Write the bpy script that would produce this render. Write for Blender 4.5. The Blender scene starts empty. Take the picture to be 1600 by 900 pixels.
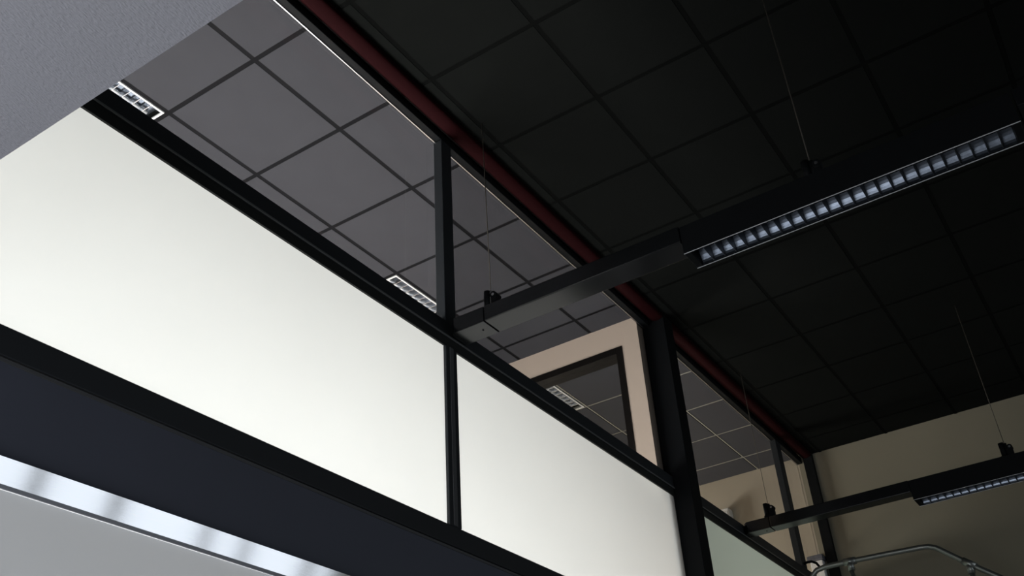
import bpy, bmesh, math, random
from mathutils import Vector, Matrix
random.seed(7)
C = bpy.context.scene.collection
Z0 = 1.2                       # eye height; every z below is measured from the eye

# ---------------------------------------------------------------- camera
cd = bpy.data.cameras.new('camera'); cam = bpy.data.objects.new('camera', cd); C.objects.link(cam)
cd.sensor_width = 36; cd.lens = 1558.584 / 1600 * 36; cd.clip_start = 0.02
Rr = Vector((0.5515047, -0.83228727, -0.05603988))
Rd = Vector((0.43504948, 0.34429923, -0.83197956))
Rf = Vector((0.71174048, 0.43446051, 0.55196879))
M = Matrix(((Rr.x, -Rd.x, -Rf.x, 0), (Rr.y, -Rd.y, -Rf.y, 0), (Rr.z, -Rd.z, -Rf.z, Z0), (0, 0, 0, 1)))
cam.matrix_world = M
bpy.context.scene.camera = cam

# ---------------------------------------------------------------- world, exposure
w = bpy.data.worlds.new('world'); bpy.context.scene.world = w; w.use_nodes = True
w.node_tree.nodes['Background'].inputs[0].default_value = (0.75, 0.85, 1, 1)
w.node_tree.nodes['Background'].inputs[1].default_value = 0.6
vs = bpy.context.scene.view_settings
vs.view_transform = 'Standard'; vs.look = 'None'; vs.gamma = 1; vs.exposure = 0; vs.use_curve_mapping = False

# ---------------------------------------------------------------- daylight at the windows
def daylight(name, loc, to, sx, sy, radiance, col):
    l = bpy.data.lights.new(name, 'AREA'); l.shape = 'RECTANGLE'; l.size = sx; l.size_y = sy
    l.energy = radiance * math.pi * sx * sy * 1.0; l.color = col
    o = bpy.data.objects.new(name, l); C.objects.link(o)
    o.location = (loc[0], loc[1], loc[2] + Z0)
    o.rotation_euler = Vector(to).to_track_quat('-Z', 'Y').to_euler()
    return o
XB = -1.4; XF = -3.0               # ends of the two rooms behind the eye
# rooms: this room y -4..2.3, x -3..8.63 ; other side y 2.4..6.5, split at x 5.47
YW = 5.25                          # outer wall of the first room beyond
WA = (-0.7, 4.6, -0.9, 1.3)          # window of the first room beyond (x0,x1,z0,z1)
WB = (3.9, 8.55, 0.35, 2.85)            # window of this room, right-hand wall
WC = (0.5, 2.2, -0.9, 0.6)          # unseen window behind the eye, added to light the lower ceiling (y0,y1,z0,z1)
WD = (6.7, 8.0, 0.9, 2.1)            # window of the second room beyond
daylight('daylight_first_room', ((WA[0]+WA[1])/2, YW-0.03, (WA[2]+WA[3])/2), (0, -1, 0), WA[1]-WA[0], WA[3]-WA[2], 15.5, (1, 1, 0.99))
daylight('daylight_this_room', ((WB[0]+WB[1])/2, -3.97, (WB[2]+WB[3])/2), (0, 1, 0), WB[1]-WB[0], WB[3]-WB[2], 1.05, (0.86, 0.93, 1))
daylight('daylight_fill_behind', (XB+0.03, (WC[0]+WC[1])/2, (WC[2]+WC[3])/2), (1, 0, 0), WC[1]-WC[0], WC[3]-WC[2], 6.0, (0.92, 0.94, 1))
daylight('daylight_second_room', ((WD[0]+WD[1])/2, 6.47, (WD[2]+WD[3])/2), (0, -1, 0), WD[1]-WD[0], WD[3]-WD[2], 34, (1, 0.97, 0.88))

# ---------------------------------------------------------------- materials
def mat(name, col, rough=0.6, metal=0.0, spec=0.5, noise=0.0, nscale=20, bump=0.0, bscale=100, bdist=0.002, aniso=0.0, stretch=(1, 1, 1)):
    m = bpy.data.materials.new(name); m.use_nodes = True; nt = m.node_tree; b = nt.nodes['Principled BSDF']
    b.inputs['Base Color'].default_value = (*col, 1); b.inputs['Roughness'].default_value = rough
    b.inputs['Metallic'].default_value = metal; b.inputs['Specular IOR Level'].default_value = spec
    b.inputs['Anisotropic'].default_value = aniso
    tc = nt.nodes.new('ShaderNodeTexCoord')
    mp = nt.nodes.new('ShaderNodeMapping'); mp.inputs['Scale'].default_value = stretch
    nt.links.new(tc.outputs['Object'], mp.inputs[0])
    if noise:
        n = nt.nodes.new('ShaderNodeTexNoise'); n.inputs['Scale'].default_value = nscale; n.inputs['Detail'].default_value = 5
        nt.links.new(mp.outputs[0], n.inputs['Vector'])
        mx = nt.nodes.new('ShaderNodeMix'); mx.data_type = 'RGBA'
        mx.inputs[6].default_value = (*[c * (1 - noise) for c in col], 1); mx.inputs[7].default_value = (*[min(1, c * (1 + noise)) for c in col], 1)
        nt.links.new(n.outputs[0], mx.inputs[0]); nt.links.new(mx.outputs[2], b.inputs['Base Color'])
    if bump:
        n = nt.nodes.new('ShaderNodeTexNoise'); n.inputs['Scale'].default_value = bscale; n.inputs['Detail'].default_value = 4
        nt.links.new(mp.outputs[0], n.inputs['Vector'])
        bp = nt.nodes.new('ShaderNodeBump'); bp.inputs['Strength'].default_value = bump; bp.inputs['Distance'].default_value = bdist
        nt.links.new(n.outputs[0], bp.inputs['Height']); nt.links.new(bp.outputs[0], b.inputs['Normal'])
    return m
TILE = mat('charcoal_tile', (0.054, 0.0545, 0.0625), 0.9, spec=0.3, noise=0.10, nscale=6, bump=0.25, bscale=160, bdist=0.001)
TILE_R = mat('charcoal_tile_shaded', (0.0088, 0.0096, 0.0090), 1.0, spec=0.0, noise=0.12, nscale=6)  # darker copy of the charcoal tile, this room's dimness put into the colour
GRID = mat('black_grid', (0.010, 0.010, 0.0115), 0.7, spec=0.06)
GRID_R = mat('black_grid_shaded', (0.0052, 0.0056, 0.0053), 0.9, spec=0.0)  # darker copy of the grid bars, same dimness in the colour
PLASTER = mat('grey_plaster', (0.46, 0.46, 0.50), 0.9, bump=1.0, bscale=270, bdist=0.0028, stretch=(0.42, 1.0, 1), noise=0.08, nscale=1.5)
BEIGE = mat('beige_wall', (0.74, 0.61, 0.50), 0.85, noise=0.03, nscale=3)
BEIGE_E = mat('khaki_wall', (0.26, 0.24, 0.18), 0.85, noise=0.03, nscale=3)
BEIGE_B = mat('beige_end_wall_lit', (0.46, 0.41, 0.33), 0.85, noise=0.03, nscale=3)  # paler copy of the end wall colour, brighter light beyond painted in
DARKW = mat('grey_side_wall', (0.25, 0.25, 0.25), 0.9)
FLOOR = mat('floor_vinyl', (0.17, 0.165, 0.16), 0.5, noise=0.1, nscale=4)
BLACK = mat('black_aluminium', (0.032, 0.036, 0.040), 0.5, spec=0.2)
BLACKM = mat('black_steel', (0.007, 0.008, 0.009), 0.6, spec=0.12)
FASCIA = mat('blue_black_fascia', (0.10, 0.11, 0.145), 0.6, spec=0.3, noise=0.08, nscale=3)
RAILM = mat('satin_black_rail', (0.009, 0.010, 0.011), 0.2, spec=0.5)
BEAD = mat('charcoal_bead', (0.028, 0.030, 0.029), 0.5, spec=0.2)
CABLE = mat('dull_steel_cable', (0.09, 0.08, 0.065), 0.5, spec=0.2)
GRIDL = mat('grey_grid', (0.34, 0.33, 0.29), 0.6)
TRIM = mat('pale_trim', (0.75, 0.77, 0.80), 0.4)
LIP = mat('lit_edge', (0.16, 0.17, 0.17), 0.35)  # paler than the rail, its thin lit line put into the colour
STRIP = mat('dark_grey_cover', (0.10, 0.105, 0.11), 0.4, spec=0.4)
RED = mat('red_paint', (0.017, 0.0026, 0.0034), 0.8, spec=0.05)
BRUSH = mat('brushed_steel', (0.93, 0.94, 0.97), 0.08, 1.0, noise=0.03, nscale=40, stretch=(0.3, 1, 12), bump=0.08, bscale=30, bdist=0.0006)
ALU = mat('aluminium', (0.55, 0.56, 0.58), 0.35, 1.0)
MIRR = mat('polished_reflector', (0.80, 0.83, 0.88), 0.16, 0.9, noise=0.08, nscale=25, bump=0.1, bscale=25)
LREF = mat('dull_reflector', (0.15, 0.175, 0.21), 0.28, 0.95, noise=0.35, nscale=22, bump=0.3, bscale=18)
MIRD = mat('satin_reflector', (0.16, 0.18, 0.21), 0.28, 0.95, noise=0.25, nscale=14, bump=0.2, bscale=20)
WHITE = mat('white_enamel', (0.90, 0.90, 0.89), 0.4)
TUBE = mat('lamp_glass', (0.75, 0.76, 0.76), 0.3)
GALV = mat('galvanised_tube', (0.33, 0.35, 0.33), 0.38, 0.85, noise=0.15, nscale=30)
BROWN = mat('dark_brown_frame', (0.008, 0.0065, 0.0055), 0.6, spec=0.15)
DGREY = mat('grey_plastic', (0.13, 0.135, 0.16), 0.5)

def frosted(name, col, tr):
    m = bpy.data.materials.new(name); m.use_nodes = True; nt = m.node_tree
    for n in list(nt.nodes):
        if n.type != 'OUTPUT_MATERIAL': nt.nodes.remove(n)
    out = [n for n in nt.nodes if n.type == 'OUTPUT_MATERIAL'][0]
    t = nt.nodes.new('ShaderNodeBsdfTranslucent'); t.inputs[0].default_value = (*[c * tr for c in col], 1)
    d = nt.nodes.new('ShaderNodeBsdfDiffuse'); d.inputs[0].default_value = (*[c * 0.5 for c in col], 1)
    a = nt.nodes.new('ShaderNodeAddShader'); nt.links.new(t.outputs[0], a.inputs[0]); nt.links.new(d.outputs[0], a.inputs[1])
    n = nt.nodes.new('ShaderNodeTexNoise'); n.inputs['Scale'].default_value = 1.3; n.inputs['Detail'].default_value = 3
    tc = nt.nodes.new('ShaderNodeTexCoord'); nt.links.new(tc.outputs['Object'], n.inputs['Vector'])
    mr = nt.nodes.new('ShaderNodeMapRange'); mr.inputs['To Min'].default_value = 0.95; mr.inputs['To Max'].default_value = 1.05
    nt.links.new(n.outputs[0], mr.inputs[0])
    vm = nt.nodes.new('ShaderNodeVectorMath'); vm.operation = 'SCALE'; vm.inputs[0].default_value = [c * tr for c in col]
    nt.links.new(mr.outputs[0], vm.inputs['Scale']); nt.links.new(vm.outputs[0], t.inputs[0])
    nt.links.new(a.outputs[0], out.inputs[0]); return m
FROST = frosted('frosted_film', (0.97, 1.0, 0.975), 0.262)
FROST2 = frosted('greenish_frosted_film', (0.84, 0.99, 0.92), 0.19)
FROSTG = frosted('grey_frosted_film', (0.92, 0.96, 1.0), 0.06)
def clear(name, refl, tint=1.0):
    m = bpy.data.materials.new(name); m.use_nodes = True; nt = m.node_tree
    for n in list(nt.nodes):
        if n.type != 'OUTPUT_MATERIAL': nt.nodes.remove(n)
    out = [n for n in nt.nodes if n.type == 'OUTPUT_MATERIAL'][0]
    t = nt.nodes.new('ShaderNodeBsdfTransparent'); t.inputs[0].default_value = (tint, tint, tint, 1)
    g = nt.nodes.new('ShaderNodeBsdfGlossy'); g.inputs['Roughness'].default_value = 0.02
    f = nt.nodes.new('ShaderNodeFresnel'); f.inputs[0].default_value = 1.3
    mu = nt.nodes.new('ShaderNodeMath'); mu.operation = 'MULTIPLY'; mu.inputs[1].default_value = refl
    nt.links.new(f.outputs[0], mu.inputs[0])
    x = nt.nodes.new('ShaderNodeMixShader'); nt.links.new(mu.outputs[0], x.inputs[0]); nt.links.new(t.outputs[0], x.inputs[1]); nt.links.new(g.outputs[0], x.inputs[2])
    nt.links.new(x.outputs[0], out.inputs[0]); return m
GLASS = clear('clear_glass', 0.12, 0.98)
GLASS2 = clear('smoky_dimming_glass', 0.12, 0.80)  # tint also stands in for light falling off on the ceiling beyond
GLASS3 = clear('slightly_dimming_glass', 0.12, 0.93)  # tint darkens the ceiling beyond the post in place of weaker light

# ---------------------------------------------------------------- mesh helpers
def box(bm, x0, x1, y0, y1, z0, z1, mi=0):
    v = [bm.verts.new((x, y, z + Z0)) for x in (x0, x1) for y in (y0, y1) for z in (z0, z1)]
    fs = [(0, 1, 3, 2), (4, 6, 7, 5), (0, 4, 5, 1), (2, 3, 7, 6), (0, 2, 6, 4), (1, 5, 7, 3)]
    out = []
    for f in fs:
        q = bm.faces.new([v[i] for i in f]); q.material_index = mi; out.append(q)
    return out
def prism(bm, prof, axis, a, b):
    """profile (list of 2D) swept along axis 'x' (prof = y,z) or 'y' (prof = x,z)"""
    def P(t, p): return (t, p[0], p[1] + Z0) if axis == 'x' else (p[0], t, p[1] + Z0)
    A = [bm.verts.new(P(a, p)) for p in prof]; B = [bm.verts.new(P(b, p)) for p in prof]; n = len(prof)
    for i in range(n): bm.faces.new((A[i], A[(i+1) % n], B[(i+1) % n], B[i]))
    bm.faces.new(A[::-1]); bm.faces.new(B)
def tube(bm, pts, r, n=10, cap=True):
    pts = [Vector((p[0], p[1], p[2] + Z0)) for p in pts]; rings = []; up = None
    for i, p in enumerate(pts):
        d = (pts[min(i+1, len(pts)-1)] - pts[max(i-1, 0)]).normalized()
        if up is None: up = Vector((0, 0, 1)) if abs(d.z) < .9 else Vector((1, 0, 0))
        s = d.cross(up).normalized(); up = s.cross(d).normalized()
        rings.append([bm.verts.new(p + r * (math.cos(2*math.pi*k/n) * s + math.sin(2*math.pi*k/n) * up)) for k in range(n)])
    for a, b in zip(rings, rings[1:]):
        for k in range(n): f = bm.faces.new((a[k], a[(k+1) % n], b[(k+1) % n], b[k])); f.smooth = True
    if cap: bm.faces.new(rings[0][::-1]); bm.faces.new(rings[-1])
def BM(*boxes):
    bm = bmesh.new()
    for b in boxes: box(bm, *b)
    return bm
def obj(name, bm, m, parent=None, bevel=0.0):
    bmesh.ops.recalc_face_normals(bm, faces=bm.faces)
    me = bpy.data.meshes.new(name)
    # origin at the centre of the base
    xs = [v.co.x for v in bm.verts]; ys = [v.co.y for v in bm.verts]; zs = [v.co.z for v in bm.verts]
    org = Vector(((min(xs)+max(xs))/2, (min(ys)+max(ys))/2, min(zs)))
    bmesh.ops.translate(bm, verts=bm.verts, vec=-org)
    bm.to_mesh(me); bm.free()
    for q in (m if isinstance(m, (list, tuple)) else [m]): me.materials.append(q)
    o = bpy.data.objects.new(name, me); C.objects.link(o)
    base = Vector((0, 0, 0)); p = parent
    while p is not None: base += p.location; p = p.parent
    o.location = org - base; o.parent = parent
    if bevel:
        md = o.modifiers.new('bevel', 'BEVEL'); md.width = bevel; md.segments = 2; md.limit_method = 'ANGLE'
    return o
def thing(name, loc, label, cat, group=None):
    o = bpy.data.objects.new(name, None); C.objects.link(o); o.empty_display_size = 0.1
    o.location = (loc[0], loc[1], loc[2] + Z0); return tag(o, label, cat, group)
def tag(o, label, cat, group=None):
    o['label'] = label; o['category'] = cat
    if group: o['group'] = group
    return o
def struct(o, label=None):
    o['kind'] = 'structure'
    if label: o['label'] = label
    return o
def again(o, dx=0, dy=0, dz=0):
    c = o.copy(); C.objects.link(c); c.location = o.location + Vector((dx, dy, dz)); return c

H = 3.6; XE = 8.63; FL = -Z0; YN = -4.0; YF = 6.5; YP = 2.30
# ---------------------------------------------------------------- room shell
struct(obj('floor', BM((XF, XE, YN, YF, FL-0.1, FL)), FLOOR), 'plain floor below the frame')
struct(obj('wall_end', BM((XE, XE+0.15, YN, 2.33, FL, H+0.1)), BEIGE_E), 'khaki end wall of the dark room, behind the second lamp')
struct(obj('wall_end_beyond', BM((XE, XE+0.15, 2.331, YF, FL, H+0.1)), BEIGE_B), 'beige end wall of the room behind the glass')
struct(obj('wall_behind', BM((XB-0.15, XB, YN, 2.295, FL, H+0.05), (XF-0.15, XF, 2.42, YF, FL, H+0.05)), DARKW), 'wall behind the viewer')
struct(obj('wall_right', BM((XB, XE, YN-0.15, YN, FL, H+0.1)), DARKW), 'side wall opposite the glazed partition')
struct(obj('wall_far', BM((XF, 5.46, YW, YW+0.12, FL, H), (5.46, XE, YF, YF+0.15, FL, H+0.05)), BEIGE), 'outer wall of the rooms beyond the partition')

# ceiling: slab, grid bars and lay-in tiles
P0 = 2.236 - 9 * 0.603; Q0 = 2.12 - 11 * 0.6
xl = [P0 + 0.603 * i for i in range(0, 20)]; yl = [Q0 + 0.5995 * j for j in range(0, 19)]
xl = [x for x in xl if XF < x < XE]; yl = [y for y in yl if YN < y < YF]
ceil = struct(obj('ceiling', BM((XF, XE, YN, YF, H+0.05, H+0.15)), BLACKM), 'dark suspended tile ceiling running over the partition')
troffers = [('a', 2.236-.603, 2.236, 3.32), ('b', 4.045, 4.648, 3.32), ('c', 5.854, 6.457, 3.32)]
YT = [y for y in yl if abs(y - 3.32) < 0.05][0]
xs = [XF] + xl + [XE]; ys = [YN] + yl + [YF]
def in_troffer(x0, x1, y0, y1):
    return any(x0 > a - .05 and x1 < b + .05 and abs(y0 - YT) < .05 for _, a, b, _ in troffers)
SOF = 0.786; SZ = 1.45
protos = {}
for i in range(len(xs)-1):
    for j in range(len(ys)-1):
        x0, x1, y0, y1 = xs[i], xs[i+1], ys[j], ys[j+1]
        if x1 < SOF - 0.1 and y0 < 2.0: continue            # above the lower ceiling
        if x1 < -0.2: continue
        if in_troffer(x0, x1, y0, y1): continue
        pieces = [(y0, y1)]
        if y0 < 2.35 < y1: pieces = [(y0, 2.299), (2.353, y1)]
        for (a, b) in pieces:
            if b - a < 0.05: continue
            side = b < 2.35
            key = (round(x1-x0, 2), round(b-a, 2), side)
            if key in protos:
                pr, px, py = protos[key]
                c = again(pr, x0 - px, a - py, 0); c.location.z += random.uniform(-.0006, .0006)
            else:
                g = 0.0125
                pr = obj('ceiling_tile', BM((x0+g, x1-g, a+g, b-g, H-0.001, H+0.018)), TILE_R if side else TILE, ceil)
                protos[key] = (pr, x0, a)
for x in xl:
    if x < -0.2: continue
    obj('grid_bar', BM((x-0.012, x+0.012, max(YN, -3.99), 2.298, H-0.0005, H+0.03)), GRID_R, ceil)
    if x < 5.47: obj('grid_bar', BM((x-0.012, x+0.012, 2.354, YF, H-0.0005, H+0.03)), GRID, ceil)
    else: obj('grid_bar', BM((x-0.005, x+0.005, 2.354, YF, H-0.0005, H+0.03)), GRIDL, ceil)
for y in yl:
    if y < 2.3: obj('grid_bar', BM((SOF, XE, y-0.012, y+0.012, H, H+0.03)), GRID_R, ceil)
    else:
        obj('grid_bar', BM((-0.8, 5.47, y-0.012, y+0.012, H, H+0.03)), GRID, ceil)
        obj('grid_bar', BM((5.585, XE, y-0.005, y+0.005, H, H+0.03)), GRIDL, ceil)

# lower plastered ceiling (soffit) above the eye and its upstand
sf = struct(obj('ceiling_lower', BM((XB, SOF, YN, YP, SZ, SZ+0.15)), PLASTER), 'light grey rough plastered lower ceiling at top left')
struct(obj('wall_upstand', BM((SOF-0.15, SOF-0.004, YN, YP, SZ+0.15, H)), DARKW), 'upstand closing the space above the lower ceiling')

# windows (daylight stands in the opening; bars in front)
def window(name, rect, plane, axis, bars, fm, hb=()):
    a0, a1, z0, z1 = rect
    root = struct(bpy.data.objects.new(name, None)); C.objects.link(root)
    def bx(p0, p1, q0, q1, d0, d1): return (p0, p1, d0, d1, q0, q1) if axis == 'y' else (d0, d1, p0, p1, q0, q1)
    s = -1 if plane > 0 else 1
    d = sorted((plane + s*0.002, plane + s*0.09))
    bm = BM(bx(a0-.06, a0, z0-.06, z1+.06, *d), bx(a1, a1+.06, z0-.06, z1+.06, *d), bx(a0, a1, z0-.06, z0, *d), bx(a0, a1, z1, z1+.06, *d))
    obj('window_frame', bm, fm, root)
    d2 = sorted((plane + s*0.045, plane + s*0.09))
    for b, wd in bars: obj('window_bar', BM(bx(b-wd/2, b+wd/2, z0, z1, *d2)), fm, root)
    for b, wd in hb: obj('window_bar', BM(bx(a0, a1, b-wd/2, b+wd/2, *d2)), fm, root)
window('window_1', WA, YW, 'y', [(WA[0] + (WA[1]-WA[0])*k/4, 0.06) for k in (1, 2, 3)], DARKW)
window('window_2', WB, YN, 'y', [(4.72, .12), (5.55, .13), (6.66, .10), (7.2, .10), (8.15, .14)], DARKW)
window('window_3', WD, YF, 'y', [((WD[0]+WD[1])/2, 0.06)], DARKW)
window('window_4', WC, XB, 'x', [((WC[0]+WC[1])/2, 0.06)], DARKW)  # frame round the added, unseen opening behind the eye

# inner beige wall of the rooms beyond, with its dark framed window
XI0, XI1, YI = 5.47, 5.585, 2.357; WY1 = 3.75; WZ0 = 2.1
struct(obj('wall_inner', BM((XI0, XI1, YI, 2.49, FL, H), (XI0, XI1, 2.49, WY1, 3.41, H), (XI0, XI1, 2.49, WY1, FL, WZ0), (XI0, XI1, WY1, YF, FL, H)), BEIGE),
       'beige inner wall with a large window beyond the clear glass')
wi = struct(bpy.data.objects.new('window_5', None)); C.objects.link(wi)
obj('window_frame', BM((XI0-.006, XI1+.006, 2.488, 2.535, WZ0, 3.412), (XI0-.006, XI1+.006, WY1-.047, WY1+.002, WZ0, 3.412),
                       (XI0-.006, XI1+.006, 2.535, WY1-.047, 3.362, 3.412), (XI0-.006, XI1+.006, 2.535, WY1-.047, WZ0-.002, WZ0+.047)), BROWN, wi, 0.002)
obj('window_pane', BM((5.525, 5.531, 2.535, WY1-.047, WZ0+.047, 3.362)), GLASS, wi)

# ---------------------------------------------------------------- glazed partition
part1 = thing('glazed_partition', (2.5, YP, FL), 'long black framed partition with two bright white frosted panels, left of the wide steel post', 'partition')
part2 = thing('glazed_partition', (7.1, YP, FL), 'black framed glazed partition with dim greenish frosted panel, right of the wide steel post', 'partition')
def side(x): return part1 if x < 5.6 else part2
GU = 2.345; GLo = 2.315                     # glass planes
z_fb, z_ft = 1.452, 2.297                   # frosted panel
z_m0, z_m1 = 2.340, 2.428                   # middle rail
z_g0, z_g1 = 2.428, 3.541                   # clear glass
XS = -0.6
mull = [(3.163, 3.246), (7.945, 8.058)]
def prail(name, x0, x1, z0, z1, y0=YP, y1=2.352, m=BLACK, bev=0.003):
    return obj(name, BM((x0, x1, y0, y1, z0, z1)), m, side(x0), bev)
bays_low = [(XS, 3.163), (3.246, 5.555), (5.70, 7.945), (8.058, 8.627)]
for x0, x1 in ((XS, 5.555), (5.70, XE-0.002)):
    prail('middle_rail', x0, x1, z_m0+0.006, z_m1)
    prail('lower_bead', x0, x1, 2.298, z_m0+0.0055, YP+0.006, 2.326, BEAD, 0.001)
    prail('head_rail', x0, x1, z_g1-0.002, H-0.002, m=BLACKM)
    prail('bottom_rail', x0, x1, 1.367, z_fb, y1=2.326)
    # fine cover lip on the middle rail
    prail('cover_lip', x0, x1, z_m0+0.004, z_m0+0.012, YP-0.004, YP-0.0005, LIP, 0.0)
for x0, x1 in mull:
    prail('mullion', x0, x1, z_m1, z_g1-0.002)
    prail('mullion', x0, x1, z_fb, 2.2975, y1=2.326)
    obj('sheen_strip', BM((x0+(x1-x0)*.30, x0+(x1-x0)*.62, YP-0.004, YP-0.0005, z_fb+.004, 2.296)), STRIP, side(x0), 0.001)  # paler strip paints the reflection running down the mullion
for k, (x0, x1) in enumerate(bays_low):
    bm = bmesh.new(); fs = box(bm, x0-.003, x1+.003, GLo, GLo+0.008, z_fb-.006, z_ft+.006)
    fp = obj('frosted_panel', bm, [FROST if x0 < 5 else FROST2, GLASS], side(x0))
    for p in fp.data.polygons: p.material_index = 0 if p.normal.y < -0.5 else 1
    obj('clear_pane', BM((x0-.003, x1+.003, GU, GU+0.006, z_g0-.006, z_g1+.006)), [GLASS, GLASS2, GLASS3, GLASS3][k], side(x0))
    obj('glazing_bead', BM((x0, x1, GU-0.006, GU-0.0005, z_g1-0.0065, z_g1-0.0022)), ALU, side(x0))
# fascia below the panels, metal track and grey lower glass
EDGE = mat('grey_edge', (0.42, 0.44, 0.48), 0.5)
for XA_, XB_ in ((XS, 5.555), (5.70, XE-0.002)):
    prail('fascia', XA_, XB_, 1.107, 1.365, YP+0.006, 2.352, FASCIA, 0.002)
    prail('fascia_lip', XA_, XB_, 1.352, 1.362, YP+0.001, YP+0.0055, STRIP, 0.0)
    bm = bmesh.new()
    prism(bm, [(2.286, 1.0975), (2.2985, 1.0335), (2.33, 1.0335), (2.33, 1.1065), (2.306, 1.1065)], 'x', XA_, XB_)
    obj('metal_track', bm, BRUSH, side(XA_))
    obj('track_lower_edge', BM((XA_, XB_, 2.2986, 2.33, 1.0225, 1.0333)), EDGE, side(XA_))
    lo = bmesh.new(); box(lo, XA_, XB_, 2.305, 2.313, FL, 1.022)
    lo = obj('lower_panel', lo, [FROSTG, GLASS], side(XA_))
    for p in lo.data.polygons: p.material_index = 0 if p.normal.y < -0.5 else 1
struct(obj('wall_left', BM((XF, XS-0.002, YP, 2.40, FL, H)), DARKW), 'solid wall continuing the partition to the left')

# steel posts
sp = obj('steel_post', BM((5.557, 5.698, 2.19, 2.356, FL, H-0.002)), BLACKM, None, 0.004)
tag(sp, 'wide black steel post dividing the partition between second and third frosted panels', 'post')
sp2 = obj('steel_post', BM((8.583, 8.628, 2.19, 2.275, FL, H-0.002)), BLACKM, None, 0.003)
tag(sp2, 'slim black post where the partition meets the khaki end wall', 'post')

# red beam under the ceiling along the partition head
def red(x0, x1, label):
    t = bmesh.new(); n = 14; prof = []
    for k in range(n+1):
        a = math.pi + math.pi * k / n
        prof.append((2.236 + 0.045 * math.cos(a), 3.580 + 0.018 * math.sin(a)))
    prof = [(2.281, 3.597)] + prof[::-1] + [(2.191, 3.597)]
    prism(t, prof, 'x', x0, x1)
    for f in t.faces: f.smooth = False
    return tag(obj('red_pipe_casing', t, RED), label, 'pipe')
red(0.79, 5.555, 'long dark red casing under the dark ceiling, left of the wide steel post')
red(5.70, 8.582, 'shorter dark red casing under the dark ceiling, between steel post and end wall')

# ---------------------------------------------------------------- suspended rails, lamps, cables
def rail(x0, x1, y1, label):
    t = thing('suspended_rail', ((x0+x1)/2, 0.4, 2.36), label, 'rail', None)
    obj('rail_beam', BM((x0, x1, 1.127, 2.10, 2.357, 2.436)), RAILM, t, 0.004)
    e = bmesh.new(); prism(e, [(x0+.002, 2.105), (x0, y1-.03), (x0+.03, y1-.002), (x1, y1-.002), (x1, 2.105)], 'x', 0, 1)
    for v in e.verts: v.co = Vector((v.co.y, v.co.z - Z0, Z0 + 2.357 + 0.079 * v.co.x))
    obj('rail_end', e, RAILM, t, 0.002)
    tube_bm = bmesh.new(); tube(tube_bm, [((x0+x1)/2, 2.15, 2.3575), ((x0+x1)/2, 2.15, 2.354)], 0.004, 8)
    obj('screw', tube_bm, BLACKM, t)
    obj('rail_beam', BM((x0, x1, -3.2, -0.175, 2.357, 2.436)), RAILM, t, 0.004)
    return t
rail(3.183, 3.310, YP, 'black suspended rail meeting the partition beside its first mullion, upper left lamp rail')
rail(6.690, 6.800, YP, 'black suspended rail crossing in front of the khaki end wall')

def lamp(x0, x1, label):
    ya, yb, zb, zt = -0.165, 1.125, 2.300, 2.432
    t = thing('louvre_lamp', ((x0+x1)/2, (ya+yb)/2, zb), label, 'lamp')
    w_ = x1 - x0
    obj('housing', BM((x0, x0+.004, ya, yb, zb, zt), (x1-.004, x1, ya, yb, zb, zt), (x0+.004, x1-.004, ya, yb, zt-.006, zt)), BLACKM, t)
    obj('end_cap', BM((x0+.004, x1-.004, yb-.028, yb, zb, zt-.006)), BLACKM, t, 0.002)
    obj('end_cap', BM((x0+.004, x1-.004, ya, ya+.028, zb, zt-.006)), BLACKM, t, 0.002)
    obj('edge_trim', BM((x0+.0005, x0+.0035, ya, yb, zb-.002, zb-.0001)), TRIM, t)
    obj('edge_trim', BM((x1-.0035, x1-.0005, ya, yb, zb-.002, zb-.0001)), TRIM, t)
    # curved side reflectors
    for s, xe in ((1, x0+.012), (-1, x1-.0055)):
        r = bmesh.new(); n = 6; inner = []; 
        for k in range(n+1):
            q = k / n; inner.append((xe + s * (0.032 * q ** 1.8), zb + 0.004 + 0.055 * q))
        outer = [(xe - s*.0015, p[1]) if i == 0 else (p[0] - s*.0015, p[1]) for i, p in enumerate(inner)]
        prism(r, inner + outer[::-1], 'y', ya+.03, yb-.03)
        obj('side_reflector', r, LREF, t)
    obj('top_reflector', BM((x0+.006, x1-.006, ya+.03, yb-.03, zb+.085, zb+.088)), MIRD, t)
    tb = bmesh.new(); tube(tb, [((x0+x1)/2, ya+.03, zb+.066), ((x0+x1)/2, yb-.03, zb+.066)], 0.008, 12)
    obj('fluorescent_tube', tb, TUBE, t)
    n = 25; pitch = (yb - ya - .06) / n; first = None
    for k in range(1, n):
        y = yb - .03 - pitch * k
        if first is None:
            b = bmesh.new()
            prism(b, [(x0+.014, zb+.004), (x1-.008, zb+.004), (x1-.040, zb+.055), (x0+.046, zb+.055)], 'y', y-.0045, y+.0045)
            for v in b.verts:
                if v.co.z < zb + Z0 + .02: v.co.y = y + (v.co.y - y) * 0.35
            first = obj('louvre_blade', b, MIRD, t); fy = y
        else: again(first, 0, y - fy, 0)
    return t
lamp(3.190, 3.322, 'long black louvred lamp hanging below the dark ceiling at upper right')
lamp(6.690, 6.845, 'long black louvred lamp in front of the khaki end wall at lower right')

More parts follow.
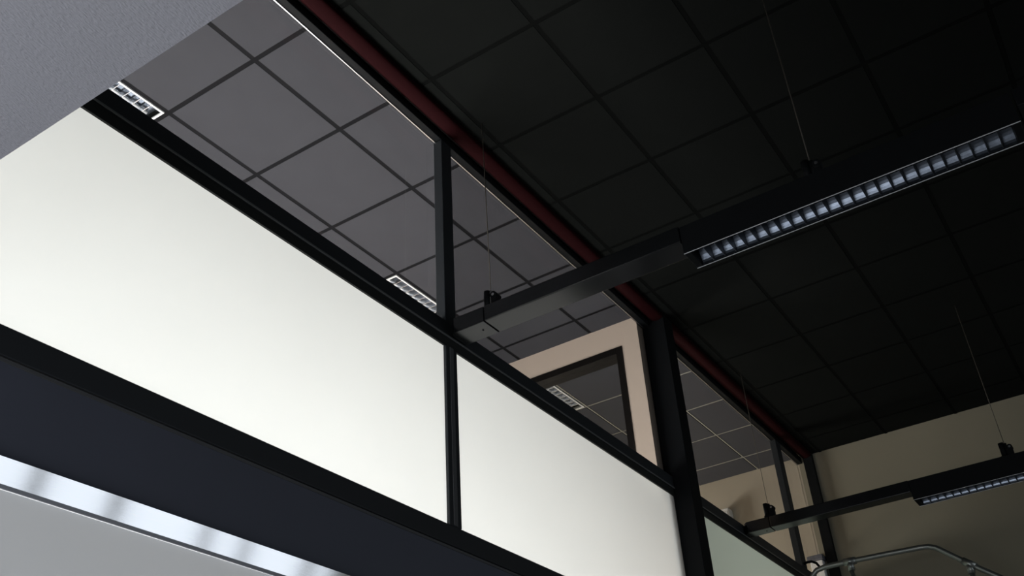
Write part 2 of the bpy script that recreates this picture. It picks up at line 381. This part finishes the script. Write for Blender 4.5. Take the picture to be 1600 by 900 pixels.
def hanger(x, y, z, big, label):
    t = thing('cable_hanger', (x, y, z), label, 'cable hanger')
    c = bmesh.new(); tube(c, [(x, y, z + 0.10), (x, y, H - 0.002)], 0.0022, 8); obj('cable', c, CABLE, t)
    obj('bracket', BM((x-.016, x+.016, y-.040, y-.006, z, z+.070), (x-.010, x+.010, y-.006, y+.042, z, z+.030)), BLACKM, t, 0.003)
    p = bmesh.new(); tube(p, [(x, y+.020, z+.03), (x, y+.020, z+.115)], 0.017, 14); obj('grip_barrel', p, BLACKM, t)
    p = bmesh.new(); tube(p, [(x, y-.004, z+.028), (x, y-.004, z+.108)], 0.009, 12); obj('grip_pin', p, ALU if big else BLACKM, t)
    p = bmesh.new(); tube(p, [(x-.026, y-.026, z+.072), (x+.02, y-.026, z+.072)], 0.017, 16); obj('clamp_knob', p, BLACKM, t)
    p = bmesh.new(); tube(p, [(x-.0275, y-.026, z+.072), (x-.0262, y-.026, z+.072)], 0.007, 14); obj('bolt_head', p, ALU, t)
    return t
hanger(3.247, 2.098, 2.436, True, 'thin steel cable and clamp holding the rail end beside the first mullion')
hanger(3.256, 0.565, 2.432, False, 'thin steel cable holding the upper right lamp against the dark ceiling')
hanger(6.745, 2.105, 2.436, False, 'thin steel cable and clamp on the rail end seen against the beige wall behind glass')
hanger(6.770, 0.500, 2.432, False, 'thin steel cable and clamp above the lamp in front of the khaki end wall')

# ---------------------------------------------------------------- recessed louvred lights of the rooms beyond
def troffer(xa, xb, ya, label):
    yb = ya + 0.575; xa += .014; xb -= .014; ya += .014
    t = thing('recessed_light', ((xa+xb)/2, (ya+yb)/2, H-0.006), label, 'ceiling light')
    f = .012; z0, z1 = H-0.006, H+.004
    obj('frame', BM((xa, xb, ya, ya+f, z0, z1), (xa, xb, yb-f, yb, z0, z1), (xa, xa+f, ya+f, yb-f, z0, z1), (xb-f, xb, ya+f, yb-f, z0, z1)), WHITE, t, 0.002)
    obj('pan', BM((xa+f, xb-f, ya+f, yb-f, H+.044, H+.048)), MIRD, t)
    cells = 3; wy = (yb - ya - 2*f) / cells
    for c in range(cells):
        c0 = ya + f + wy*c; c1 = c0 + wy
        for s, ye in ((1, c0), (-1, c1)):
            r = bmesh.new(); inner = [(ye + s * (0.004 + 0.034 * (k/5) ** 1.8), H - .003 + .043 * k/5) for k in range(6)]
            outer = [(p[0] - s*.002, p[1]) for p in inner]
            prism(r, inner + outer[::-1], 'x', xa+f, xb-f); obj('reflector', r, MIRD, t)
        tb = bmesh.new(); tube(tb, [(xa+f+.02, (c0+c1)/2, H+.03), (xb-f-.02, (c0+c1)/2, H+.03)], .008, 10); obj('fluorescent_tube', tb, TUBE, t)
    n = int(round((xb-xa-2*f)/.062)); first = None
    for k in range(1, n):
        x = xa + f + (xb-xa-2*f)*k/n
        if first is None:
            b = bmesh.new()
            for c in range(cells):
                c0 = ya + f + wy*c; c1 = c0 + wy
                v0 = len(b.verts)
                prism(b, [(c0+.005, H-.002), (c1-.005, H-.002), (c1-.034, H+.036), (c0+.034, H+.036)], 'x', x-.007, x+.007)
            for v in b.verts:
                if v.co.z < H + Z0 + .01: v.co.x = x + (v.co.x - x) * .3
            first = obj('louvre_blade', b, MIRR, t); fx = x
        else: again(first, x - fx, 0, 0)
    return t
troffer(troffers[0][1], troffers[0][2], YT, 'brightest white framed recessed light, beside the lower grey ceiling edge at top left')
troffer(troffers[1][1], troffers[1][2], YT, 'white framed recessed light just left of the first mullion, above the middle rail')
troffer(troffers[2][1], troffers[2][2], YT, 'dim recessed light seen through the dark framed window in the beige inner wall')

# ---------------------------------------------------------------- small things by the end wall
t = thing('wall_unit', (XE, 3.06, 3.0), 'small white unit on the beige wall behind glass, peeping over the middle rail', 'wall unit')
obj('casing', BM((XE-.10, XE-.001, 3.035, 3.15, 2.98, 3.285)), WHITE, t, 0.01)
obj('lens', BM((XE-.106, XE-.1005, 3.05, 3.135, 3.0, 3.25)), TUBE, t, 0.002)
t = thing('alarm_box', (XE, 2.36, 2.45), 'small white box with grey top on end wall, between the last two black posts', 'box')
obj('casing', BM((XE-.09, XE-.001, 2.297, 2.405, 2.44, 2.628)), WHITE, t, 0.006)
obj('cover', BM((XE-.11, XE-.001, 2.285, 2.42, 2.630, 2.672)), DGREY, t, 0.004)
hk = bmesh.new()
tube(hk, [(7.985, 2.303, 2.455), (7.985, 2.27, 2.462), (7.995, 2.235, 2.462), (8.005, 2.205, 2.445), (8.01, 2.19, 2.415), (8.012, 2.186, 2.395)], 0.010, 10)
tag(obj('hook', hk, BLACKM), 'small black curved hook sticking out of the last mullion', 'hook')

# tubular frame, bottom right
X = 7.7
t = thing('tubular_frame', (X, 1.4, FL), 'galvanised tube frame with sloping end and tee joints at the bottom right corner', 'tube frame')
pts = [(X, 2.205, 2.10), (X, 2.20, 2.19), (X, 2.175, 2.262), (X, 2.13, 2.298), (X, 2.06, 2.309), (X, 1.869, 2.307), (X, 1.60, 2.300), (X, 1.335, 2.290),
       (X, 1.285, 2.284), (X, 1.235, 2.262), (X, 1.18, 2.215), (X, 1.052, 2.103), (X, 0.89, 1.975), (X, 0.72, 1.84), (X, 0.66, 1.78), (X, 0.63, 1.70), (X, 0.63, FL)]
b = bmesh.new(); tube(b, [(X, 2.205, FL)] + pts, 0.020, 14); obj('bent_tube', b, GALV, t)
for (y, z) in ((1.869, 2.307), (1.052, 2.103)):
    b = bmesh.new(); tube(b, [(X, y, z-.02), (X, y, FL)], 0.017, 12); obj('upright', b, GALV, t)
    b = bmesh.new()
    sl = 0.004 if y > 1.5 else -0.042 * -1
    if y > 1.5: tube(b, [(X, y+.045, z+.001), (X, y-.045, z-.001)], 0.028, 14)
    else: tube(b, [(X, y+.036, z+.031), (X, y-.036, z-.029)], 0.028, 14)
    tube(b, [(X, y, z), (X, y, z-.07)], 0.026, 14)
    obj('tee_joint', b, GALV, t)
bpy.context.view_layer.update()
